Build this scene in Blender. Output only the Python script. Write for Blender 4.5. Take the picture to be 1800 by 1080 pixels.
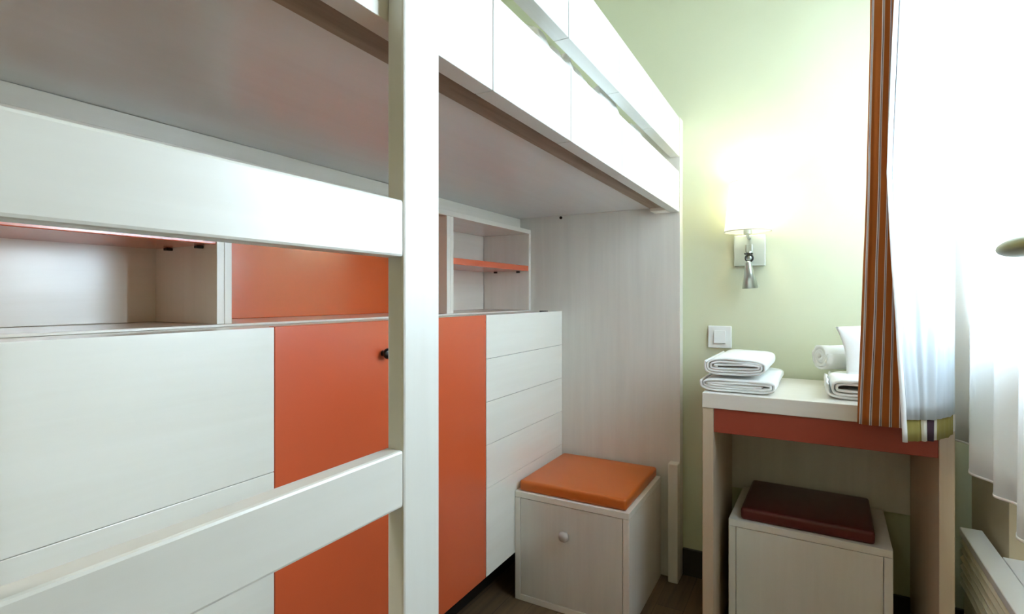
import bpy, bmesh, math, random
from mathutils import Vector, Matrix, noise
random.seed(7)
sc = bpy.context.scene
for o in list(bpy.data.objects): bpy.data.objects.remove(o)

# ------------------------------------------------------------ camera (image 1800 x 1080)
cd = bpy.data.cameras.new('camera'); cam = bpy.data.objects.new('camera', cd); sc.collection.objects.link(cam)
cd.sensor_width = 36; cd.lens = 938.0 / 1800 * 36
cd.shift_x = 0.0007; cd.shift_y = -17.6 / 1800
cd.clip_start = 0.02
cam.location = (0, 0, 1.03); cam.rotation_euler = (math.radians(90), 0, 0.5098)
sc.camera = cam
# ------------------------------------------------------------ view and world
vs = sc.view_settings
vs.view_transform = 'Standard'; vs.look = 'None'; vs.gamma = 1; vs.use_curve_mapping = False
vs.exposure = 0.66
w = bpy.data.worlds.new('world'); sc.world = w; w.use_nodes = True
bg = w.node_tree.nodes['Background']
bg.inputs[0].default_value = (0.80, 0.90, 1.0, 1); bg.inputs[1].default_value = 1.6
# daylight falling in through the window of the right-hand wall
def area(name, loc, rot, sx, sy, power, col):
    l = bpy.data.lights.new(name, 'AREA'); l.shape = 'RECTANGLE'; l.size = sx; l.size_y = sy
    l.energy = power; l.color = col
    o = bpy.data.objects.new(name, l); sc.collection.objects.link(o); o.location = loc; o.rotation_euler = rot
    return o
area('daylight', (0.90, 1.35, 1.54), (0, math.radians(90), 0), 1.05, 0.79, 114, (0.76, 0.89, 1.0))
sc.cycles.use_denoising = True
sc.cycles.max_bounces = 10; sc.cycles.diffuse_bounces = 6; sc.cycles.glossy_bounces = 4
sc.cycles.transmission_bounces = 6; sc.cycles.transparent_max_bounces = 12
sc.cycles.sample_clamp_indirect = 8; sc.cycles.caustics_reflective = False; sc.cycles.caustics_refractive = False
sc.cycles.blur_glossy = 1.0

# ------------------------------------------------------------ materials
def mat(name, col, rough=0.5, metal=0.0, **kw):
    m = bpy.data.materials.new(name); m.use_nodes = True
    b = m.node_tree.nodes['Principled BSDF']
    b.inputs['Base Color'].default_value = (*col, 1); b.inputs['Roughness'].default_value = rough
    b.inputs['Metallic'].default_value = metal
    for k, v in kw.items(): b.inputs[k].default_value = v
    return m
def nodes(m): return m.node_tree.nodes, m.node_tree.links, m.node_tree.nodes['Principled BSDF']
def mixc(N, L, a, b, fac):
    x = N.new('ShaderNodeMix'); x.data_type = 'RGBA'
    for s, v in ((6, a), (7, b)):
        if isinstance(v, tuple): x.inputs[s].default_value = (*v, 1)
        else: L.new(v, x.inputs[s])
    if isinstance(fac, float): x.inputs[0].default_value = fac
    else: L.new(fac, x.inputs[0])
    return x.outputs[2]
def wood(name, c1, c2, axis, rough=0.4, amount=1.0, coat=0.0):
    """faint streaky grain running along the given axis"""
    m = mat(name, c1, rough); N, L, b = nodes(m)
    tc = N.new('ShaderNodeTexCoord'); mp = N.new('ShaderNodeMapping')
    s = [28, 28, 28]; s['xyz'.index(axis)] = 1.6
    mp.inputs['Scale'].default_value = s; L.new(tc.outputs['Object'], mp.inputs[0])
    n = N.new('ShaderNodeTexNoise'); n.inputs['Scale'].default_value = 1.0; n.inputs['Detail'].default_value = 6
    n.inputs['Roughness'].default_value = 0.62; n.inputs['Distortion'].default_value = 0.6
    L.new(mp.outputs[0], n.inputs[0])
    r = N.new('ShaderNodeValToRGB'); r.color_ramp.elements[0].position = 0.35; r.color_ramp.elements[1].position = 0.72
    r.color_ramp.elements[0].color = (0, 0, 0, 1); r.color_ramp.elements[1].color = (amount, amount, amount, 1)
    L.new(n.outputs[0], r.inputs[0])
    L.new(mixc(N, L, c1, c2, r.outputs[0]), b.inputs['Base Color'])
    b.inputs['Specular IOR Level'].default_value = 0.7
    if coat: b.inputs['Coat Weight'].default_value = coat; b.inputs['Coat Roughness'].default_value = 0.25
    return m
BIRCH = (0.80, 0.76, 0.69); BIRCH2 = (0.66, 0.60, 0.51)
birch_y = wood('birch_laminate_along', BIRCH, BIRCH2, 'y', 0.24, 0.35, 0.6)
birch_z = wood('birch_laminate_upright', BIRCH, BIRCH2, 'z', 0.34, 0.35)
birch_x = wood('birch_laminate_across', BIRCH, BIRCH2, 'x', 0.34, 0.35)
front_y = wood('brightened_birch_front', (0.88, 0.865, 0.80), (0.78, 0.75, 0.67), 'y', 0.24, 0.35, 0.8)  # birch laminate with extra window brightness put into its colour
board_y = wood('dimmed_birch_along', (0.64, 0.635, 0.60), (0.54, 0.52, 0.47), 'y', 0.36, 0.4)  # birch darkened and cooled in its colour to offset the strong window light
board_z = wood('dimmed_birch_upright', (0.64, 0.635, 0.60), (0.54, 0.52, 0.47), 'z', 0.36, 0.4)  # same dimmed birch, upright grain
panel_z = wood('grey_birch_end_panel', (0.70, 0.67, 0.61), (0.56, 0.53, 0.48), 'z', 0.35, 0.45)
soffit = wood('slab_underside_laminate', (0.74, 0.75, 0.76), (0.68, 0.68, 0.68), 'y', 0.25, 0.4)
rawwood = wood('unfinished_batten_wood', (0.34, 0.25, 0.18), (0.16, 0.11, 0.08), 'y', 0.7, 1.0)
edge_z = wood('birch_edge_band', (0.62, 0.50, 0.36), (0.50, 0.38, 0.26), 'z', 0.45, 0.6)
edge_x = wood('birch_edge_band_flat', (0.62, 0.50, 0.36), (0.50, 0.38, 0.26), 'x', 0.45, 0.6)
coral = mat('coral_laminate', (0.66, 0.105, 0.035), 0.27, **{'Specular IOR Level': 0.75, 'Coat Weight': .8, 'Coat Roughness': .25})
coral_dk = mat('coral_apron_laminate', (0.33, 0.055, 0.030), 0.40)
orange_bk = mat('orange_niche_laminate', (0.74, 0.13, 0.03), 0.22, **{'Coat Weight': .8, 'Coat Roughness': .15, 'Specular IOR Level': 0.8})
blackp = mat('black_plinth', (0.012, 0.011, 0.010), 0.6)
blackk = mat('black_knob_plastic', (0.01, 0.01, 0.01), 0.25)
skirting = mat('dark_brown_skirting', (0.035, 0.028, 0.024), 0.5)
white_pl = mat('white_plastic', (0.80, 0.82, 0.80), 0.35)
white_en = mat('white_enamel', (0.83, 0.85, 0.86), 0.35)
cream_en = mat('cream_enamel', (0.88, 0.87, 0.70), 0.4)
ceil_m = mat('ceiling_paint', (0.80, 0.80, 0.76), 0.9)
chrome = mat('brushed_chrome', (0.55, 0.60, 0.56), 0.28, 0.9)
steel = mat('satin_steel_plate', (0.62, 0.68, 0.62), 0.35, 0.6)
brass = mat('olive_brass', (0.22, 0.20, 0.055), 0.5, 0.15)
knob_m = mat('grey_knob', (0.55, 0.50, 0.46), 0.35, 0.1)
towel_lines = mat('shadowed_weave', (0.75, 0.77, 0.80), 0.95)
def bumpy(m, scale, strength, dist=0.002):
    N, L, b = nodes(m)
    n = N.new('ShaderNodeTexNoise'); n.inputs['Scale'].default_value = scale; n.inputs['Detail'].default_value = 4
    tc = N.new('ShaderNodeTexCoord'); L.new(tc.outputs['Object'], n.inputs[0])
    bp = N.new('ShaderNodeBump'); bp.inputs['Strength'].default_value = strength; bp.inputs['Distance'].default_value = dist
    L.new(n.outputs[0], bp.inputs['Height']); L.new(bp.outputs[0], b.inputs['Normal'])
    return m
wall_m = bumpy(mat('pale_green_wall_paint', (0.62, 0.64, 0.455), 0.85), 260, 0.12, 0.001)
wall_beige = bumpy(mat('beige_wall_paint', (0.60, 0.50, 0.34), 0.85), 260, 0.12, 0.001)
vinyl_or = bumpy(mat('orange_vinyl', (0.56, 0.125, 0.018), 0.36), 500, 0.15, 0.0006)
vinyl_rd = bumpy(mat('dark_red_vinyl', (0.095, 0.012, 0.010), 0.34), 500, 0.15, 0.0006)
towel = bumpy(mat('white_cotton', (0.86, 0.87, 0.85), 0.95), 420, 0.5, 0.0015)
sheetc = bumpy(mat('white_bedding', (0.86, 0.86, 0.83), 0.95), 14, 0.5, 0.02)
bluehem = bumpy(mat('pale_blue_grey_cotton', (0.40, 0.47, 0.62), 0.95), 420, 0.5, 0.0015)
# floor: dark wood-look planks running along the room
def floor_mat():
    m = mat('dark_wood_planks', (0.1, 0.07, 0.04), 0.38); N, L, b = nodes(m)
    tc = N.new('ShaderNodeTexCoord'); mp = N.new('ShaderNodeMapping'); mp.inputs['Rotation'].default_value = (0, 0, math.radians(90))
    L.new(tc.outputs['Object'], mp.inputs[0])
    br = N.new('ShaderNodeTexBrick'); br.inputs['Scale'].default_value = 1.0
    br.inputs['Brick Width'].default_value = 0.9; br.inputs['Row Height'].default_value = 0.09
    br.inputs['Mortar Size'].default_value = 0.0012; br.offset = 0.37
    br.inputs['Color1'].default_value = (0.15, 0.095, 0.050, 1); br.inputs['Color2'].default_value = (0.085, 0.055, 0.032, 1)
    br.inputs['Mortar'].default_value = (0.015, 0.01, 0.008, 1)
    L.new(mp.outputs[0], br.inputs[0])
    mp2 = N.new('ShaderNodeMapping'); mp2.inputs['Scale'].default_value = (45, 3, 1); L.new(tc.outputs['Object'], mp2.inputs[0])
    n = N.new('ShaderNodeTexNoise'); n.inputs['Scale'].default_value = 1; n.inputs['Detail'].default_value = 7; L.new(mp2.outputs[0], n.inputs[0])
    r = N.new('ShaderNodeValToRGB'); r.color_ramp.elements[0].position = 0.4; r.color_ramp.elements[1].position = 0.7
    L.new(n.outputs[0], r.inputs[0])
    x = mixc(N, L, br.outputs[0], (0.26, 0.17, 0.09), r.outputs[0])
    y = N.new('ShaderNodeMix'); y.data_type = 'RGBA'; y.inputs[0].default_value = 0.4; L.new(br.outputs[0], y.inputs[6]); L.new(x, y.inputs[7])
    L.new(y.outputs[2], b.inputs['Base Color'])
    return m
floor_m = floor_mat()
def cloth_mat(name, base, stripes=None, period=0.0285, transl=0.0, phase=0.0):
    """woven cloth; stripes = list of (from, to, colour) as fractions of the period along U"""
    m = bpy.data.materials.new(name); m.use_nodes = True; N, L = m.node_tree.nodes, m.node_tree.links
    b = N['Principled BSDF']; b.inputs['Roughness'].default_value = 0.9
    out = N['Material Output']; col = base
    if stripes:
        uv = N.new('ShaderNodeUVMap'); sx = N.new('ShaderNodeSeparateXYZ'); L.new(uv.outputs[0], sx.inputs[0])
        ad = N.new('ShaderNodeMath'); ad.operation = 'ADD'; ad.inputs[1].default_value = phase; L.new(sx.outputs[0], ad.inputs[0])
        md = N.new('ShaderNodeMath'); md.operation = 'FLOORED_MODULO'; md.inputs[1].default_value = period; L.new(ad.outputs[0], md.inputs[0])
        dv = N.new('ShaderNodeMath'); dv.operation = 'DIVIDE'; dv.inputs[1].default_value = period; L.new(md.outputs[0], dv.inputs[0])
        r = N.new('ShaderNodeValToRGB'); r.color_ramp.interpolation = 'CONSTANT'
        r.color_ramp.elements[0].color = (*base, 1); r.color_ramp.elements[0].position = 0
        r.color_ramp.elements.remove(r.color_ramp.elements[1])
        for a, c in stripes:
            e = r.color_ramp.elements.new(a); e.color = (*c, 1)
        L.new(dv.outputs[0], r.inputs[0]); L.new(r.outputs[0], b.inputs['Base Color'])
        src = r.outputs[0]
    else:
        b.inputs['Base Color'].default_value = (*base, 1); src = None
    if transl:
        t = N.new('ShaderNodeBsdfTranslucent'); 
        if src: L.new(src, t.inputs[0])
        else: t.inputs[0].default_value = (*base, 1)
        mx = N.new('ShaderNodeMixShader'); mx.inputs[0].default_value = transl
        L.new(b.outputs[0], mx.inputs[1]); L.new(t.outputs[0], mx.inputs[2]); L.new(mx.outputs[0], out.inputs[0])
    return m
striped = cloth_mat('orange_striped_cloth', (0.46, 0.13, 0.022),
    [(0.31, (0.62, 0.55, 0.55)), (0.43, (0.03, 0.02, 0.05)), (0.49, (0.85, 0.80, 0.80)), (0.60, (0.46, 0.13, 0.022))], 0.0200, 0.10)
olive = cloth_mat('olive_striped_cloth_reverse', (0.33, 0.27, 0.07),
    [(0.26, (0.80, 0.76, 0.66)), (0.34, (0.06, 0.03, 0.05)), (0.44, (0.80, 0.76, 0.66)), (0.53, (0.33, 0.27, 0.07))], 0.145, 0.15)
lining_m = cloth_mat('white_curtain_lining', (0.62, 0.66, 0.70), None, 0.1, 0.12)
def sheer_mat():
    m = bpy.data.materials.new('white_sheer_voile'); m.use_nodes = True; N, L = m.node_tree.nodes, m.node_tree.links
    b = N['Principled BSDF']; b.inputs['Base Color'].default_value = (0.93, 0.945, 0.97, 1); b.inputs['Roughness'].default_value = 0.9
    t = N.new('ShaderNodeBsdfTranslucent'); t.inputs[0].default_value = (0.90, 0.93, 0.97, 1)
    p = N.new('ShaderNodeBsdfTransparent')
    a = N.new('ShaderNodeMixShader'); a.inputs[0].default_value = 0.6; L.new(b.outputs[0], a.inputs[1]); L.new(t.outputs[0], a.inputs[2])
    c = N.new('ShaderNodeMixShader'); c.inputs[0].default_value = 0.07; L.new(a.outputs[0], c.inputs[1]); L.new(p.outputs[0], c.inputs[2])
    L.new(c.outputs[0], N['Material Output'].inputs[0]); return m
sheer_m = sheer_mat()
def glass_mat():
    m = bpy.data.materials.new('window_glass'); m.use_nodes = True; N, L = m.node_tree.nodes, m.node_tree.links
    N.remove(N['Principled BSDF'])
    p = N.new('ShaderNodeBsdfTransparent'); p.inputs[0].default_value = (0.96, 0.98, 0.97, 1)
    g = N.new('ShaderNodeBsdfGlossy'); g.inputs['Roughness'].default_value = 0.02
    mx = N.new('ShaderNodeMixShader'); mx.inputs[0].default_value = 0.06
    L.new(p.outputs[0], mx.inputs[1]); L.new(g.outputs[0], mx.inputs[2]); L.new(mx.outputs[0], N['Material Output'].inputs[0]); return m
glass = glass_mat()
def emis(name, col, strength):
    m = mat(name, col, 0.5); b = m.node_tree.nodes['Principled BSDF']
    b.inputs['Emission Color'].default_value = (*col, 1); b.inputs['Emission Strength'].default_value = strength; return m
shade_m = cloth_mat('white_lamp_shade_fabric', (0.93, 0.93, 0.86), None, 0.1, 0.75)
bulb_m = emis('lit_bulb', (1.0, 0.95, 0.72), 12)
diff_m = emis('fill_lamp_diffuser', (1.0, 0.95, 0.85), 1)  # faint glow of the added fill lamp

# ------------------------------------------------------------ mesh helpers
def box(bm, x0, x1, y0, y1, z0, z1, bev=0.0):
    r = bmesh.ops.create_cube(bm, size=1)
    vsl = r['verts']
    for v in vsl:
        v.co = Vector(((x0 + x1) / 2 + v.co.x * (x1 - x0), (y0 + y1) / 2 + v.co.y * (y1 - y0), (z0 + z1) / 2 + v.co.z * (z1 - z0)))
    if bev:
        es = list({e for v in vsl for e in v.link_edges})
        bmesh.ops.bevel(bm, geom=es, offset=bev, segments=2, profile=0.5, affect='EDGES')
    return bm
def B(*a, bev=0.0015): return box(bmesh.new(), *a, bev=bev)
def lathe(bm, prof, M=Matrix.Identity(4), n=40, caps=True):
    rings = []
    for r, z in prof:
        rings.append([bm.verts.new(M @ Vector((r * math.cos(2 * math.pi * i / n), r * math.sin(2 * math.pi * i / n), z))) for i in range(n)])
    for a, b in zip(rings, rings[1:]):
        for i in range(n): bm.faces.new((a[i], a[(i + 1) % n], b[(i + 1) % n], b[i]))
    if caps and prof[0][0] > 1e-6 and prof[0] != prof[-1]: bm.faces.new(rings[0][::-1]); bm.faces.new(rings[-1])
    return bm
def obj(name, bm, m, parent=None, label=None, smooth=False):
    """bm is in world coordinates; stored relative to its top-level thing"""
    if smooth:
        bmesh.ops.recalc_face_normals(bm, faces=bm.faces)
    me = bpy.data.meshes.new(name)
    off = Vector((0, 0, 0)); p = parent
    while p is not None: off += p.location; p = p.parent
    R = Matrix.Translation(-off)
    bm.transform(R)
    bm.to_mesh(me); bm.free()
    if smooth:
        for f in me.polygons: f.use_smooth = True
    me.materials.append(m)
    o = bpy.data.objects.new(name, me); sc.collection.objects.link(o)
    if parent is not None: o.parent = parent
    if label: o['label'] = label
    return o
def thing(name, loc, label, cat, group=None):
    o = bpy.data.objects.new(name, None); sc.collection.objects.link(o); o.location = loc; o.empty_display_size = 0.05
    o['label'] = label; o['category'] = cat
    if group: o['group'] = group
    return o
def struct(o): o['kind'] = 'structure'; return o
def knob(bm, base, d, r, length):
    """turned knob growing from base along direction d"""
    q = Vector(d).to_track_quat('Z', 'Y').to_matrix().to_4x4(); M = Matrix.Translation(base) @ q
    lathe(bm, [(0.0, 0), (r * .55, 0), (r * .45, length * .25), (r * .8, length * .45), (r, length * .68), (r * .8, length * .9), (r * .35, length), (0, length)], M, 28)
    return bm
def rotz_bm(bm, cx, cy, a):
    bmesh.ops.rotate(bm, cent=(cx, cy, 0), matrix=Matrix.Rotation(a, 3, 'Z'), verts=bm.verts); return bm

# ------------------------------------------------------------ room shell
XL, XR, YB, YW, ZC = -1.262, 0.42, -1.6, 2.049, 2.45
struct(obj('floor', B(XL - .2, XR + .3, YB - .2, YW + .2, -.1, 0, bev=0), floor_m))
struct(obj('ceiling', B(XL - .2, XR + .3, YB - .2, YW + .2, ZC, ZC + .1, bev=0), ceil_m))
struct(obj('wall_back', B(XL - .2, XR + .3, YW, YW + .2, 0, ZC, bev=0), wall_m))
struct(obj('wall_left', B(XL - .2, XL, YB, YW, 0, ZC, bev=0), wall_m))
struct(obj('wall_front', B(XL - .2, XR + .3, YB - .2, YB, 0, ZC, bev=0), wall_m))
bm = bmesh.new(); X2 = 0.70
for a in ((XR, X2, YB, -.5, 0, ZC), (XR, X2, 1.71, YW, 0, 1.0), (XR, X2, 1.77, YW, 1.0, ZC), (XR, X2, .95, 1.77, 2.10, ZC), (XR, X2, -.5, .3, 0, ZC), (XR, X2, .3, .95, 1.0, ZC),
          (.50, X2, .3, 1.71, 0, 1.0), (XR, .50, .3, 1.71, .93, 1.0)):
    box(bm, *a)
struct(obj('wall_right', bm, wall_beige))
struct(obj('trim_1', B(.408, .50, .3, 1.71, .36, .40), white_en))     # boxed ledge in the niche below the window
struct(obj('baseboard_back', B(-.411, .42, YW - .012, YW, 0, .098), skirting))
struct(obj('baseboard_right', B(XR - .012, XR, 1.71, YW - .012, 0, .098), skirting))
def window(n, y0, y1, ym):
    f = bmesh.new(); x0, x1, z0, z1 = .56, .62, 1.0, 2.10
    for a in ((y0, y0 + .06, z0, z1), (y1 - .06, y1, z0, z1), (y0 + .06, y1 - .06, z0, z0 + .07), (y0 + .06, y1 - .06, z1 - .06, z1)) + (((ym - .04, ym + .04, z0 + .07, z1 - .06),) if ym else ()):
        box(f, x0, x1, *a, bev=.004)
    fr = struct(obj('window_%d' % n, f, white_en))
    obj('pane', B(.588, .592, y0 + .05, y1 - .05, z0 + .06, z1 - .05, bev=0), glass, fr)
    obj('window_sill', B(XR - .0, .56, y0, y1, z0, z0 + .02), white_en, fr)
window(1, .95, 1.77, None)

# ------------------------------------------------------------ loft bed
YP = 1.9985; XB = -.415
bed = thing('loft_bed', (-.84, 1.0, 0), 'white birch loft bed with slatted side boards and flat slab underside above the cabinet', 'bed')
def planks(y_edges, z0, z1):
    bm = bmesh.new()
    for a, b in zip(y_edges, y_edges[1:]): box(bm, XB - .032, XB, a + .0011, b - .0011, z0, z1, bev=.0009)
    return bm
obj('end_panel', B(XL + .001, -.412, YP, YW - .001, 0, 1.686), panel_z, bed, 'grey-toned end panel against the wall')
obj('side_board', planks([-.05, .6865, .987, 1.319, 1.66, YP - .0005], 1.3404, 1.4874), board_y, bed)
obj('guard_rail', planks([-.05, .60, .975, 1.295, 1.62, YP - .0005], 1.5421, 1.684), board_y, bed)
for y in (.02, .56): obj('rail_support', B(XB - .060, XB - .033, y, y + .06, 1.387, 1.684, bev=.002), birch_z, bed)
obj('slab', B(XL + .002, XB - .034, -.05, YP - .0005, 1.361, 1.386), soffit, bed, 'grey laminate slab under the mattress')
obj('edge_batten', B(-.508, -.4475, -.05, 1.93, 1.351, 1.3605, bev=.001), rawwood, bed, 'unfinished brown batten under the slab edge')
obj('corner_block', B(-.505, -.4475, 1.932, YP - .001, 1.340, 1.3605), birch_x, bed)
obj('wall_batten', B(-1.10, -1.073, -.05, YP - .001, 1.3125, 1.3605), birch_y, bed, 'pale batten between slab and shelf box')
obj('floor_batten', B(-.447, -.412, 1.958, YP - .0008, 0.0, .428, bev=.003), birch_z, bed, 'short upright batten at foot of end panel')
obj('screw_cap', lathe(bmesh.new(), [(0, 0), (.006, 0), (.006, .003), (0, .0035)], Matrix.Translation((-.885, YP - .0001, 1.353)) @ Matrix.Rotation(math.radians(90), 4, 'X'), 16), blackk, bed)
obj('end_post', B(-.447, -.416, -.10, -.051, 0, 1.684), birch_z, bed)

# mattress and bedding seen through the slot of the guard rail
def lumpy(x0, x1, y0, y1, z0, z1, amp, nx=24, ny=60, seed=0, hs=5.0):
    bm = bmesh.new(); g = []
    for j in range(ny + 1):
        row = []
        for i in range(nx + 1):
            a, b = i / nx, j / ny; x, y = x0 + a * (x1 - x0), y0 + b * (y1 - y0)
            e = min(1, min(a, 1 - a) * nx / 3) ** .5 * min(1, min(b, 1 - b) * ny / 3) ** .5
            h = z0 + (z1 - z0) * e + amp * e * noise.noise(Vector((x * hs, y * hs, seed)))+ amp * .6 * e * noise.noise(Vector((x * hs * 2.7, y * hs * 2.7, seed + 5)))
            row.append(bm.verts.new((x, y, max(h, z0 + .001))))
        g.append(row)
    for j in range(ny):
        for i in range(nx): bm.faces.new((g[j][i], g[j][i + 1], g[j + 1][i + 1], g[j + 1][i]))
    bd = [e for e in bm.edges if e.is_boundary]
    r = bmesh.ops.extrude_edge_only(bm, edges=bd); 
    for v in r['geom']:
        if isinstance(v, bmesh.types.BMVert): v.co.z = z0
    bmesh.ops.contextual_create(bm, geom=[e for e in bm.edges if e.is_boundary])
    return bm
mt = obj('mattress', B(-1.20, -.455, .0, 1.985, 1.387, 1.475, bev=.02), sheetc, None)
mt['label'] = 'thin white mattress lying behind the slotted side boards of the loft bed'; mt['category'] = 'mattress'
dv = obj('duvet', lumpy(-1.15, -.4485, .93, 1.45, 1.476, 1.546, .060, nx=90, ny=90, seed=3, hs=9), sheetc, None, smooth=True)
dv['label'] = 'crumpled white duvet glimpsed through the guard rail slot'; dv['category'] = 'duvet'
pl = obj('pillow', lumpy(-1.0, -.4485, 1.555, 1.69, 1.476, 1.552, .012, nx=90, ny=24, seed=9), sheetc, None, smooth=True)
pl['label'] = 'white pillow end glimpsed through the slot nearest the back wall'; pl['category'] = 'pillow'

# ------------------------------------------------------------ ladder
lad = thing('bunk_ladder', (-.403, .27, 0), 'tall white wooden ladder with flat rungs in front of the loft bed', 'ladder')
XF, XK = -.391, -.4148
for y0, y1 in ((.456, .5215), (.02, .0855)):
    obj('ladder_post', B(XK, XF, y0, y1, 0, 1.90, bev=.003), board_z, lad)
for z0 in (.245, .522, .798, 1.074):
    obj('rung', B(XK, XF, .0858, .4557, z0, z0 + .063, bev=.003), board_y, lad)

# ------------------------------------------------------------ low cabinet with coral door
XC = -.88; ZT = .9736; ZB = .155
cab = thing('low_cabinet', (-1.07, .75, 0), 'long low white wall cabinet with coral door beneath the loft bed', 'cabinet')
obj('carcass', B(XL + .001, XC - .020, -.6, YP - .001, ZB + .002, .950), birch_y, cab)
obj('cabinet_top', B(XL + .001, XC - .0195, -.6, YP - .001, .9505, .9700), birch_y, cab)
def fronts(y0, y1, zs):
    bm = bmesh.new()
    for a, b in zip(zs, zs[1:]): box(bm, XC - .019, XC, y0 + .001, y1 - .001, a + .0006, b - .0006, bev=.0007)
    return bm
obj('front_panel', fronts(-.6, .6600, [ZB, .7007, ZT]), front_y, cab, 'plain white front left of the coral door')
dr = obj('door', B(XC - .019, XC, .661, 1.413, ZB, ZT, bev=.0012), coral, cab, 'coral red door')
obj('knob', knob(bmesh.new(), (XC, .952, .897), (1, 0, 0), .013, .022), blackk, dr, 'black round knob', smooth=True)
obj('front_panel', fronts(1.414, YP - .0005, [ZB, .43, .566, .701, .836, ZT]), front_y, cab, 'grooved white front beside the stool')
obj('plinth', B(XL + .01, -1.0, -.6, YP - .002, 0, ZB), blackp, cab, 'black recessed plinth')
obj('catch', B(-.935, -.905, 1.90, 1.918, .9701, .9755, bev=.001), blackk, cab)

# ------------------------------------------------------------ open shelf unit on the cabinet
XS, XK2 = -1.0216, -1.244
sh = thing('open_shelf_unit', (-1.13, .9, .9702), 'open birch shelf unit with coral shelves standing on the low cabinet', 'shelf')
obj('top_board', B(XK2 - .015, XS, -.55, YP - .002, 1.294, 1.312), birch_y, sh)
obj('bottom_board', B(XK2 - .015, XS, -.55, YP - .002, .9704, .9755, bev=.001), birch_y, sh)
obj('back_board', B(XK2 - .015, XK2, -.55, .651, .976, 1.2935), birch_y, sh, 'birch back of the left compartment')
obj('back_board', B(XK2 - .015, XK2, .652, 1.418, .976, 1.2935), orange_bk, sh, 'orange back of the middle compartment')
obj('back_board', B(XK2 - .015, XK2, 1.419, YP - .021, .976, 1.2935), birch_y, sh, 'birch back of the right compartment')
for y0 in (-.55, .636, .652, 1.402, 1.4205, YP - .0198):
    obj('divider', B(XK2 + .0002, XS, y0, y0 + (.0175 if y0 > 1.9 else .0155 if y0 < 1 else .0180), .976, 1.2935, bev=.001), birch_z, sh)
obj('shelf_board', B(XK2 + .001, XS - .002, -.534, .6355, 1.134, 1.156), coral, sh, 'coral shelf board')
obj('shelf_board', B(XK2 + .001, XS - .002, 1.4390, YP - .0205, 1.138, 1.160), coral, sh, 'coral shelf board')
for x in (-1.18, -1.07):
    for y0, y1, z in ((.622, .6355, 1.1335), (1.965, 1.978, 1.1375)):
        obj('shelf_peg', B(x - .006, x + .006, y0, y1, z - .006, z, bev=.001), blackk, sh)

# ------------------------------------------------------------ storage stools
def rounded_cushion(x0, x1, y0, y1, z0, z1):
    bm = bmesh.new(); box(bm, x0, x1, y0, y1, z0, z1)
    bmesh.ops.bevel(bm, geom=list(bm.edges), offset=.011, segments=4, profile=.6, affect='EDGES')
    bmesh.ops.subdivide_edges(bm, edges=[e for e in bm.edges if e.calc_length() > .1], cuts=6, use_grid_fill=True)
    cx, cy = (x0 + x1) / 2, (y0 + y1) / 2
    for v in bm.verts:
        if v.co.z > (z0 + z1) / 2:
            a = (1 - ((v.co.x - cx) / (x1 - cx)) ** 2) * (1 - ((v.co.y - cy) / (y1 - cy)) ** 2)
            v.co.z += .004 * max(a, 0)
    return bm
def stool(x, y, W, D, H, rot, vin, label, has_knob, cush):
    t = thing('storage_stool', (x + W / 2, y + D / 2, 0), label, 'stool')
    c = (x + W / 2, y + D / 2)
    def P(name, bm, m, lab=None, parent=t, smooth=False): return obj(name, rotz_bm(bm, *c, rot), m, parent, lab, smooth)
    e = .020
    P('side_panel', B(x, x + e, y, y + D, 0, H - e - .0004), birch_z)
    P('side_panel', B(x + W - e, x + W, y, y + D, 0, H - e - .0004), birch_z)
    P('top_panel', B(x, x + W, y, y + D, H - e, H), birch_x)
    P('bottom_panel', B(x + e, x + W - e, y + .0, y + D, .0, e), birch_x)
    f = P('front_panel', B(x + e + .0015, x + W - e - .0015, y + .0015, y + .0165, e + .0015, H - e - .0015, bev=.0008), panel_z if has_knob else birch_z, 'inset flat front')
    P('back_panel', B(x + e, x + W - e, y + D - .015, y + D - .001, e, H - e - .0004), birch_z)
    if has_knob: P('knob', knob(bmesh.new(), (x + W * .47, y + .0015, H * .70), (0, -1, 0), .0175, .030), knob_m, 'round grey knob', parent=f, smooth=True)
    a0, a1, b0, b1 = cush
    P('seat_cushion', rounded_cushion(x + a0, x + W - a1, y + b0, y + D - b1, H + .0003, H + .036), vin, 'padded vinyl cushion', smooth=True)
    return t
stool(-.878, 1.597, .398, .392, .368, -.002, vinyl_or, 'birch storage stool with orange vinyl cushion and round knob beside the end panel', True, (.012, .012, .008, .010))
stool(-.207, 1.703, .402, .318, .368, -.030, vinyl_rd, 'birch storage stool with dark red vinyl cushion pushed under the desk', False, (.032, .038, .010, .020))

# ------------------------------------------------------------ desk
DX0, DX1, DY0, DY1, DZ = -.270, .300, 1.610, 2.034, .755
dk = thing('small_desk', (.015, 1.82, 0), 'small birch desk with coral apron in the corner beneath the wall lamp', 'desk')
obj('desk_top', B(DX0, DX1, DY0, DY1, DZ - .043, DZ, bev=.0015), birch_x, dk)
obj('side_panel', B(DX0, DX0 + .030, DY0 + .002, DY1, 0, DZ - .0434), edge_z, dk)
obj('side_panel', B(DX1 - .030, DX1, DY0 + .002, DY1, 0, DZ - .0434), edge_z, dk)
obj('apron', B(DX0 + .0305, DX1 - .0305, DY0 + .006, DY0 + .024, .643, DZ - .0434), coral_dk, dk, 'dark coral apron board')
obj('back_panel', B(DX0 + .0305, DX1 - .0305, DY1 - .012, DY1 - .0, .36, DZ - .0434), panel_z, dk)

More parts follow.
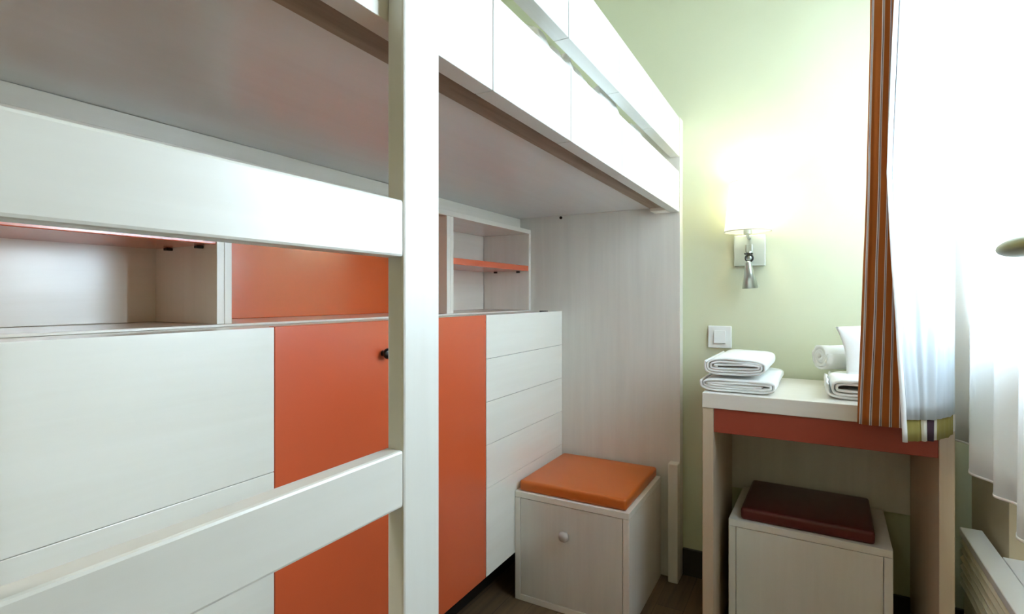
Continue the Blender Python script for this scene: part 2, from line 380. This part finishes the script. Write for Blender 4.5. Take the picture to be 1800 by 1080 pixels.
# ------------------------------------------------------------ folded towels
def spiral_cloth(cx, z0, y0, y1, W, Ht, t, turns, seed=0, tilt=0.0, wob=.003, ny=10, pinch=0.0):
    """flattened spiral of cloth (end faces the room) extruded along y"""
    pts = []; n = 44
    for k in range(int(turns * n) + 1):
        s = k / n; a = 2 * math.pi * s + math.pi * .9
        hw = W / 2 - t * .5 - s * t * 1.35; hh = Ht / 2 - t * .5 - s * t * 1.25
        if hh < t * .5: hh = t * .5
        if hw < t: hw = t
        ca, sa = math.cos(a), math.sin(a)
        e = .55
        x = (hw - hh) * (abs(ca) ** .35 * (1 if ca > 0 else -1)) + hh * ca
        z = hh * (abs(sa) ** e * (1 if sa > 0 else -1))
        if W == Ht: x, z = hh * ca, hh * sa
        z *= 1 - pinch * max(0, x / W) 
        pts.append((x, z))
    # resample evenly
    bm = bmesh.new(); rows = []
    for j in range(ny + 1):
        y = y0 + (y1 - y0) * j / ny; row = []
        for k, (x, z) in enumerate(pts):
            a = pts[max(k - 1, 0)]; b = pts[min(k + 1, len(pts) - 1)]
            tx, tz = b[0] - a[0], b[1] - a[1]; l = math.hypot(tx, tz) or 1; nx, nz = tz / l, -tx / l
            w1 = wob * noise.noise(Vector((x * 22 + seed, y * 14, k * .03 + seed)))
            pr = []
            for sgn in (1, -1):
                px = x + nx * sgn * t * .46 + w1; pz = z + nz * sgn * t * .46 + w1 * (.6 if z > -Ht * .3 else 0)
                yy = y + (0.006 * noise.noise(Vector((x * 30, z * 60, seed + 3))) if j in (0,) else 0)
                X = cx + px + tilt * (y - y0); Z = z0 + Ht / 2 + pz
                pr.append(bm.verts.new((X, yy, max(Z, z0 + .0003))))
            row.append(pr)
        rows.append(row)
    m = len(pts)
    for j in range(ny):
        for k in range(m - 1):
            for s in (0, 1):
                q = (rows[j][k][s], rows[j][k + 1][s], rows[j + 1][k + 1][s], rows[j + 1][k][s]); bm.faces.new(q if s else q[::-1])
        for k in (0, m - 1): bm.faces.new((rows[j][k][0], rows[j][k][1], rows[j + 1][k][1], rows[j + 1][k][0]))
    for j in (0, ny):
        for k in range(m - 1):
            bm.faces.new((rows[j][k][0], rows[j][k][1], rows[j][k + 1][1], rows[j][k + 1][0]))
    return bm
def towel_thing(bm, label, m=towel, group=None, name='folded_towel'):
    o = obj(name, bm, m, None, smooth=True); o['label'] = label; o['category'] = 'towel'
    if group: o['group'] = group
    return o
towel_thing(spiral_cloth(-.180, .7555, 1.638, 1.985, .205, .044, .0062, 2.4, 1, tilt=.02, wob=.004), 'wide flat white towel, lower of the pair stacked on the left of the desk')
towel_thing(spiral_cloth(-.187, .8005, 1.652, 1.975, .170, .058, .0062, 3.2, 5, tilt=.03, wob=.005, pinch=.35), 'thick folded white towel, upper of the pair stacked on the left of the desk')
towel_thing(spiral_cloth(.115, .7555, 1.668, 1.86, .150, .060, .0065, 2.8, 11, tilt=-.02, wob=.006), 'rolled white towel on the desk half behind the striped curtain')

# bundle behind the roll: a roll pointing to the lamp side and a peaked folded towel
def blob(center, size, seed, amp, shape=None, nu=40, nv=24):
    bm = bmesh.new(); bmesh.ops.create_uvsphere(bm, u_segments=nu, v_segments=nv, radius=1)
    for v in bm.verts:
        p = v.co.copy(); q = Vector([math.copysign(abs(c) ** .7, c) for c in p])
        if shape: q = shape(q)
        k = 1 + amp * noise.noise(p * 2.2 + Vector((seed, 0, 0))) + amp * .5 * noise.noise(p * 6 + Vector((0, seed, 0)))
        v.co = Vector((q.x * size[0] * k, q.y * size[1] * k, q.z * size[2] * k)) + Vector(center)
    return bm
def roll_x(x0, x1, y, z, r, t, turns, seed):
    bm = spiral_cloth(0, 0, 0, x1 - x0, r * 2, r * 2, t, turns, seed, wob=.003)
    M = Matrix.Translation((x0, y, z - r)) @ Matrix(((0, 1, 0, 0), (1, 0, 0, 0), (0, 0, 1, 0), (0, 0, 0, 1)))
    bm.transform(M); bmesh.ops.recalc_face_normals(bm, faces=bm.faces); return bm
fb = obj('folded_blanket', spiral_cloth(.165, .7555, 1.875, 2.03, .225, .044, .0075, 2.0, 21, wob=.004), towel, None, smooth=True)
fb['label'] = 'flat folded white blanket at the back of the desk beneath a roll'; fb['category'] = 'blanket'
rl = obj('rolled_blanket', rotz_bm(roll_x(.028, .190, 1.905, .846, .043, .008, 3.4, 31), .028, 1.905, math.radians(33)), towel, None, smooth=True)
rl['label'] = 'puffy white roll pointing left at the back of the desk'; rl['category'] = 'blanket'
def pillow_mesh(W, Ht, T, seed):
    bm = bmesh.new(); n = 30; grids = []
    for side in (1, -1):
        g = []
        for j in range(n + 1):
            row = []
            for i in range(n + 1):
                a, b = i / n * 2 - 1, j / n * 2 - 1
                pin = 1 - .10 * (1 - abs(a) ** 2) * (b ** 2) ** 1.0; pin2 = 1 - .10 * (1 - abs(b) ** 2) * (a ** 2)
                h = T / 2 * max(0, (1 - a ** 2)) ** .55 * max(0, (1 - b ** 2)) ** .55
                h *= 1 + .25 * noise.noise(Vector((a * 2.2, b * 2.2, seed + side)))
                row.append(bm.verts.new((a * W / 2 * pin2, side * h, b * Ht / 2 * pin)))
            g.append(row)
        for j in range(n):
            for i in range(n):
                q = (g[j][i], g[j][i + 1], g[j + 1][i + 1], g[j + 1][i]); bm.faces.new(q if side < 0 else q[::-1])
    bmesh.ops.remove_doubles(bm, verts=bm.verts, dist=1e-5)
    return bm
pm = pillow_mesh(.235, .155, .040, 4)
pm.transform(Matrix.Translation((.195, 1.848, .885)) @ Matrix.Rotation(math.radians(-14), 4, 'X') @ Matrix.Rotation(math.radians(-9), 4, 'Y'))
pw = obj('small_pillow', pm, towel, None, smooth=True)
pw['label'] = 'small white pillow with a pointed corner leaning behind the curtain edge on the desk'; pw['category'] = 'pillow'

# ------------------------------------------------------------ wall lamp
LX, LY = -.183, 1.966
lamp = thing('wall_lamp', (LX, YW, 1.19), 'lit white drum-shaded wall lamp with steel plate and small reading spot', 'lamp')
obj('wall_plate', B(-.2334, -.133, YW - .020, YW - .0002, 1.139, 1.246, bev=.0015), steel, lamp, 'square satin steel plate')
bm = bmesh.new(); T = Matrix.Translation((LX, LY, 0))
prof = [(.0775, 1.252), (.0575, 1.418)]
lathe(bm, [(.0735, 1.252), (.0555, 1.418)], T, 64, caps=False)
shd = obj('lamp_shade', bm, shade_m, lamp, smooth=False)
for f in shd.data.polygons: f.use_smooth = True
obj('shade_rim', lathe(bmesh.new(), [(.0742, 1.2500), (.0742, 1.2530), (.0724, 1.2530), (.0724, 1.2500), (.0742, 1.2500)], T, 64), mat('pale_rim_band', (.45, .44, .36), .6), lamp)
obj('shade_rim', lathe(bmesh.new(), [(.0562, 1.4160), (.0562, 1.4185), (.0545, 1.4185), (.0545, 1.4160), (.0562, 1.4160)], T, 64), bpy.data.materials['pale_rim_band'], lamp)
bm = bmesh.new(); lathe(bm, [(0, 1.243), (.013, 1.243), (.013, 1.262), (.017, 1.264), (.017, 1.300), (0, 1.300)], T, 28)
lathe(bm, [(0, 0), (.006, 0), (.006, .070), (0, .070)], Matrix.Translation((LX, LY - .003, 1.236)) @ Matrix.Rotation(math.radians(-90), 4, 'X'), 16)
obj('lamp_holder', bm, chrome, lamp, smooth=False)
bm = bmesh.new(); bmesh.ops.create_uvsphere(bm, u_segments=20, v_segments=12, radius=.022)
bm.transform(Matrix.Translation((LX, LY, 1.325)) @ Matrix.Scale(1.2, 4, (0, 0, 1)))
obj('bulb', bm, bulb_m, lamp, smooth=True)
# reading spot: pivot block, ring joint and flared head
bm = bmesh.new(); box(bm, LX - .011, LX + .011, YW - .045, YW - .0205, 1.184, 1.212, bev=.002)
bmesh.ops.create_cone(bm, cap_ends=True, segments=24, radius1=.010, radius2=.010, depth=.024, matrix=Matrix.Translation((LX, YW - .046, 1.174)))
obj('spot_arm', bm, chrome, lamp)
bm = bmesh.new(); R_, r_ = .0115, .0032; n1, n2 = 26, 10; rings = []
for i in range(n1):
    a = 2 * math.pi * i / n1; rings.append([bm.verts.new((LX + .003 + (R_ + r_ * math.cos(2 * math.pi * j / n2)) * math.cos(a), YW - .062 + r_ * math.sin(2 * math.pi * j / n2), 1.163 + (R_ + r_ * math.cos(2 * math.pi * j / n2)) * math.sin(a))) for j in range(n2)])
for i in range(n1):
    for j in range(n2): bm.faces.new((rings[i][j], rings[(i + 1) % n1][j], rings[(i + 1) % n1][(j + 1) % n2], rings[i][(j + 1) % n2]))
box(bm, LX - .013, LX + .014, YW - .064, YW - .045, 1.176, 1.180, bev=.001)
obj('pivot_joint', bm, blackk, lamp, 'dark pivot ring', smooth=False)
Ms = Matrix.Translation((LX, YW - .060, 1.150)) @ Matrix.Rotation(math.radians(184), 4, 'X') @ Matrix.Rotation(math.radians(3), 4, 'Y')
obj('spot_head', lathe(bmesh.new(), [(0, -.004), (.008, -.003), (.0095, .002), (.0255, .090), (.0245, .090), (.009, .006), (0, .006)], Ms, 36), chrome, lamp, 'flared metal reading spot', smooth=False)
for f in bpy.data.objects['spot_head'].data.polygons: f.use_smooth = True
pl_ = bpy.data.lights.new('bulb_light', 'POINT'); pl_.energy = 2.3; pl_.color = (1.0, 0.95, 0.74); pl_.shadow_soft_size = .03
po = bpy.data.objects.new('bulb_light', pl_); sc.collection.objects.link(po); po.parent = lamp; po.location = (0, LY - YW, 1.345 - 1.19 + .03)

# ------------------------------------------------------------ light switch
sw = thing('light_switch', (-.2825, YW, .886), 'square white rocker light switch on the pale green wall above the towels', 'switch')
bm = bmesh.new(); box(bm, -.3225, -.2425, YW - .009, YW - .0002, .846, .926, bev=.003)
obj('switch_plate', bm, white_pl, sw)
rk = B(-.302, -.262, YW - .0155, YW - .0092, .863, .910, bev=.0015)
for v in rk.verts:
    if v.co.y < YW - .012 and v.co.z > .9: v.co.y += .004
obj('rocker', rk, white_pl, sw)

# ------------------------------------------------------------ radiator
rad = thing('panel_radiator', (.384, 1.25, .07), 'white ribbed electric panel radiator low on the right wall beside the desk', 'radiator')
RX0, RX1, RY0, RY1, RZ = .358, .407, .55, 1.877, .400
bm = bmesh.new(); vv = [bm.verts.new(c) for c in ((RX0, RY0, RZ), (RX0, RY1, RZ), (RX1, RY1, RZ), (RX1, RY0, RZ), (RX0, RY0, RZ - .022), (RX0, RY1, RZ - .022), (RX1, RY1, RZ - .03), (RX1, RY0, RZ - .03))]
for f in ((0, 3, 2, 1), (4, 5, 6, 7), (0, 1, 5, 4), (1, 2, 6, 5), (2, 3, 7, 6), (3, 0, 4, 7)): bm.faces.new([vv[i] for i in f])
bmesh.ops.bevel(bm, geom=list(bm.edges), offset=.003, segments=3, profile=.5, affect='EDGES'); bmesh.ops.recalc_face_normals(bm, faces=bm.faces)
obj('top_casing', bm, white_en, rad, 'smooth white top casing')
bm = bmesh.new(); z = RZ - .024; prof = [(RX1 - .004, z)]
while z > .25:
    prof += [(RX0 + .010, z), (RX0 + .001, z - .012), (RX0 + .001, z - .015), (RX0 + .010, z - .017)]; z -= .0225
prof += [(RX0 + .008, .09), (RX1 - .004, .09)]
a = [bm.verts.new((x, RY0 + .004, zz)) for x, zz in prof]; b_ = [bm.verts.new((x, RY1 - .006, zz)) for x, zz in prof]
for i in range(len(prof)): bm.faces.new((a[i], a[(i + 1) % len(prof)], b_[(i + 1) % len(prof)], b_[i]))
bm.faces.new(a[::-1]); bm.faces.new(b_); bmesh.ops.recalc_face_normals(bm, faces=bm.faces)
obj('ribbed_grille', bm, cream_en, rad, 'cream ribbed front grille')
for y in (.7, 1.75): obj('wall_bracket', B(RX1 - .0035, XR - .0003 if y > 1.71 else .4995, y, y + .03, .16, .34, bev=.001), blackk, rad)

# ------------------------------------------------------------ curtains
def cr(P, n):
    out = []
    for i in range(len(P) - 1):
        p0 = P[max(i - 1, 0)]; p1 = P[i]; p2 = P[i + 1]; p3 = P[min(i + 2, len(P) - 1)]
        for k in range(n):
            t = k / n
            out.append(tuple(.5 * ((2 * b) + (-a + c) * t + (2 * a - 5 * b + 4 * c - d) * t * t + (-a + 3 * b - 3 * c + d) * t ** 3) for a, b, c, d in zip(p0, p1, p2, p3)))
    out.append(P[-1]); return out
def interp(tab, z):
    if z <= tab[0][0]: return tab[0][1]
    for (z0, v0), (z1, v1) in zip(tab, tab[1:]):
        if z <= z1:
            t = (z - z0) / (z1 - z0); t = t * t * (3 - 2 * t) * .5 + t * .5; return v0 + (v1 - v0) * t
    return tab[-1][1]
def ribbon(path_at, zs, sub, offset=0.0, i0=0.0, i1=1.0, wob=0.0, thick=.0007, hemf=None):
    """path_at(z) -> control points; offset shifts to the right-hand side of the path"""
    bm = bmesh.new(); uvl = bm.loops.layers.uv.new('UVMap'); rows = []; us = None
    for z in zs:
        P = cr(path_at(z), sub); L = [0]
        for a, b in zip(P, P[1:]): L.append(L[-1] + math.hypot(b[0] - a[0], b[1] - a[1]))
        row = []; n = len(P); k0, k1 = int(i0 * (n - 1)), int(round(i1 * (n - 1)))
        for k in range(k0, k1 + 1):
            a = P[max(k - 1, 0)]; b = P[min(k + 1, n - 1)]; l = math.hypot(b[0] - a[0], b[1] - a[1]) or 1
            nx, ny = (b[1] - a[1]) / l, -(b[0] - a[0]) / l
            ww = wob * noise.noise(Vector((k * .22, z * 1.6, 2.0)))
            row.append((Vector((P[k][0] + nx * (offset + ww), P[k][1] + ny * (offset + ww), z + (hemf(P[k]) if hemf and z == zs[0] else 0))), L[k] - L[k0], z))
        rows.append(row)
    V = [[bm.verts.new(c[0]) for c in row] for row in rows]
    ref = [c[1] for c in rows[0]]
    for j in range(len(V) - 1):
        for k in range(len(V[0]) - 1):
            f = bm.faces.new((V[j][k], V[j][k + 1], V[j + 1][k + 1], V[j + 1][k])); f.smooth = True
            for lp, (jj, kk) in zip(f.loops, ((j, k), (j, k + 1), (j + 1, k + 1), (j + 1, k))): lp[uvl].uv = (ref[kk], rows[jj][kk][2])
    return bm
def cloth_obj(name, bm, m, parent, label=None, thick=.0008):
    o = obj(name, bm, m, parent, label)
    for f in o.data.polygons: f.use_smooth = True
    s = o.modifiers.new('thickness', 'SOLIDIFY'); s.thickness = thick; s.offset = 0
    return o
LEAD = [(.715, .1786), (.99, .1656), (1.16, .1555), (1.30, .1504), (1.55, .158), (1.83, .1716), (2.30, .175)]
AX = [(.72, .1045), (1.00, .1140), (1.30, .1215), (1.83, .131), (2.30, .137)]
def curtain_path(z):
    l = interp(LEAD, z); a = interp(AX, z)
    return [(l, 1.420), (l + .028, 1.436), (.2265, 1.447), (.248, 1.478), (.264, 1.505), (.2775, 1.537), (.278, 1.551), (.262, 1.564), (.205, 1.560), (a + .035, 1.558),
            (a + .006, 1.560), (a + .004, 1.575), (a + .05, 1.590), (.200, 1.594), (.258, 1.594)]
cur = thing('striped_curtain', (.22, 1.52, 2.30), 'lined curtain with orange stripes drawn aside in front of the desk', 'curtain')
ZH = [.718, .74, .80, .90, 1.0, 1.1, 1.2, 1.3, 1.4, 1.5, 1.65, 1.83, 2.0, 2.15, 2.30]
cloth_obj('striped_cloth', ribbon(curtain_path, ZH, 14, 0, .0, 1.0, wob=.005), striped, cur, 'orange cloth with thin grey and white stripes')
cloth_obj('striped_reverse', ribbon(curtain_path, [.7185, .74, .80, .84], 14, .0016, .0, 0.42, wob=.005), olive, cur, 'olive reverse of the hem with cream stripes')
cloth_obj('lining', ribbon(curtain_path, [.765, .80, .90, 1.0, 1.1, 1.2, 1.3, 1.4, 1.5, 1.65, 1.83, 2.0, 2.15, 2.29], 14, .0050, .02, .98, wob=.005), lining_m, cur, 'white lining')
bm = bmesh.new()
lead_edge = lambda z: [(interp(LEAD, z) - .0035, 1.4185), (interp(LEAD, z) + .001, 1.4165), (interp(LEAD, z) + .0055, 1.419)]
bm.free()
cloth_obj('leading_edge', ribbon(lead_edge, [.7165] + ZH[1:], 4), cloth_mat('white_piping_cloth', (.84, .84, .84)), cur, 'white folded leading edge', .0012)

hem_pts = [(.352, 1.930, .64), (.343, 1.870, .64), (.368, 1.812, .64), (.352, 1.70, .64), (.322, 1.58, .64), (.310, 1.520, .64), (.338, 1.465, .64), (.328, 1.41, .64), (.315, 1.370, .64), (.341, 1.328, .64), (.322, 1.23, .64), (.293, 1.150, .64), (.325, 1.100, .64), (.305, 1.03, .64), (.325, .985, .64)]
def sheer_path(z):
    k = max(0, min(1, (z - .64) / 1.6)); return [((x + (.335 - x) * .45 * k), y) for x, y, _ in hem_pts]
ZS = [.640, .70, .80, .95, 1.1, 1.3, 1.5, 1.7, 1.9, 2.1, 2.30]
sh1 = thing('sheer_curtain', (.33, 1.42, 2.30), 'white sheer curtain hanging in stepped pleats over the radiator', 'curtain')
cloth_obj('voile', ribbon(sheer_path, ZS, 8, 0), sheer_m, sh1, thick=.0006)
cloth_obj('hem_tape', ribbon(sheer_path, [.6385, .6435], 8, 0), cloth_mat('white_hem_tape', (.9, .9, .88)), sh1, 'thicker white hem', .0022)
rail = thing('curtain_rail', (.30, .6, 2.31), 'white curtain rail above the window', 'rail')
obj('track', B(.27, .36, .55, 1.98, 2.3015, 2.330, bev=.003), white_en, rail)
for y in (.6, 1.2, 1.9): obj('bracket', B(.3605, XR - .0002, y, y + .03, 2.300, 2.335, bev=.002), white_en, rail)

# curtain holdback on the wall beside the window
hb = thing('curtain_holdback', (XR, .70, 1.097), 'oval olive brass curtain holdback in front of the sheer curtain', 'holdback')
q = (Vector((.252, .885, 1.097)) - Vector((XR - .010, .700, 1.097))); Lq = q.length
bm = bmesh.new(); lathe(bm, [(0, 0), (.022, 0), (.022, .008), (0, .008)], Matrix.Translation((XR - .0002, .700, 1.097)) @ Matrix.Rotation(math.radians(-90), 4, 'Y'), 28)
obj('wall_rose', bm, brass, hb)
bm = bmesh.new(); lathe(bm, [(0, 0), (.0055, 0), (.0055, Lq), (0, Lq)], Matrix.Translation((XR - .009, .700, 1.097)) @ q.to_track_quat('Z', 'Y').to_matrix().to_4x4(), 20)
obj('stem', bm, brass, hb)
bm = bmesh.new(); bmesh.ops.create_uvsphere(bm, u_segments=40, v_segments=20, radius=1)
bm.transform(Matrix.Translation((.2485, .943, 1.097)) @ Matrix.Diagonal((.022, .094, .0135, 1)))
obj('oval_knob', bm, brass, hb, smooth=True)

# fill lamp added on the ceiling to brighten the room, unseen behind the viewpoint
cl = thing('fill_lamp', (-.78, -.95, ZC), 'round flush fill lamp added on the ceiling, unseen behind the viewpoint', 'lamp')
obj('lamp_base', lathe(bmesh.new(), [(0, ZC - .0003), (.17, ZC - .0003), (.17, ZC - .03), (0, ZC - .03)], Matrix.Translation((-.78, -.95, 0)), 48), white_en, cl)
obj('diffuser', lathe(bmesh.new(), [(0, ZC - .085), (.08, ZC - .078), (.135, ZC - .058), (.16, ZC - .031), (0, ZC - .0305)], Matrix.Translation((-.78, -.95, 0)), 48), diff_m, cl)
al = area('fill_lamp_light', (-.78, -.95, ZC - .10), (0, 0, 0), .3, .3, 10, (1.0, .92, .80)); al.data.shape = 'DISK'
al.parent = cl; al.location = (0, 0, -.10)
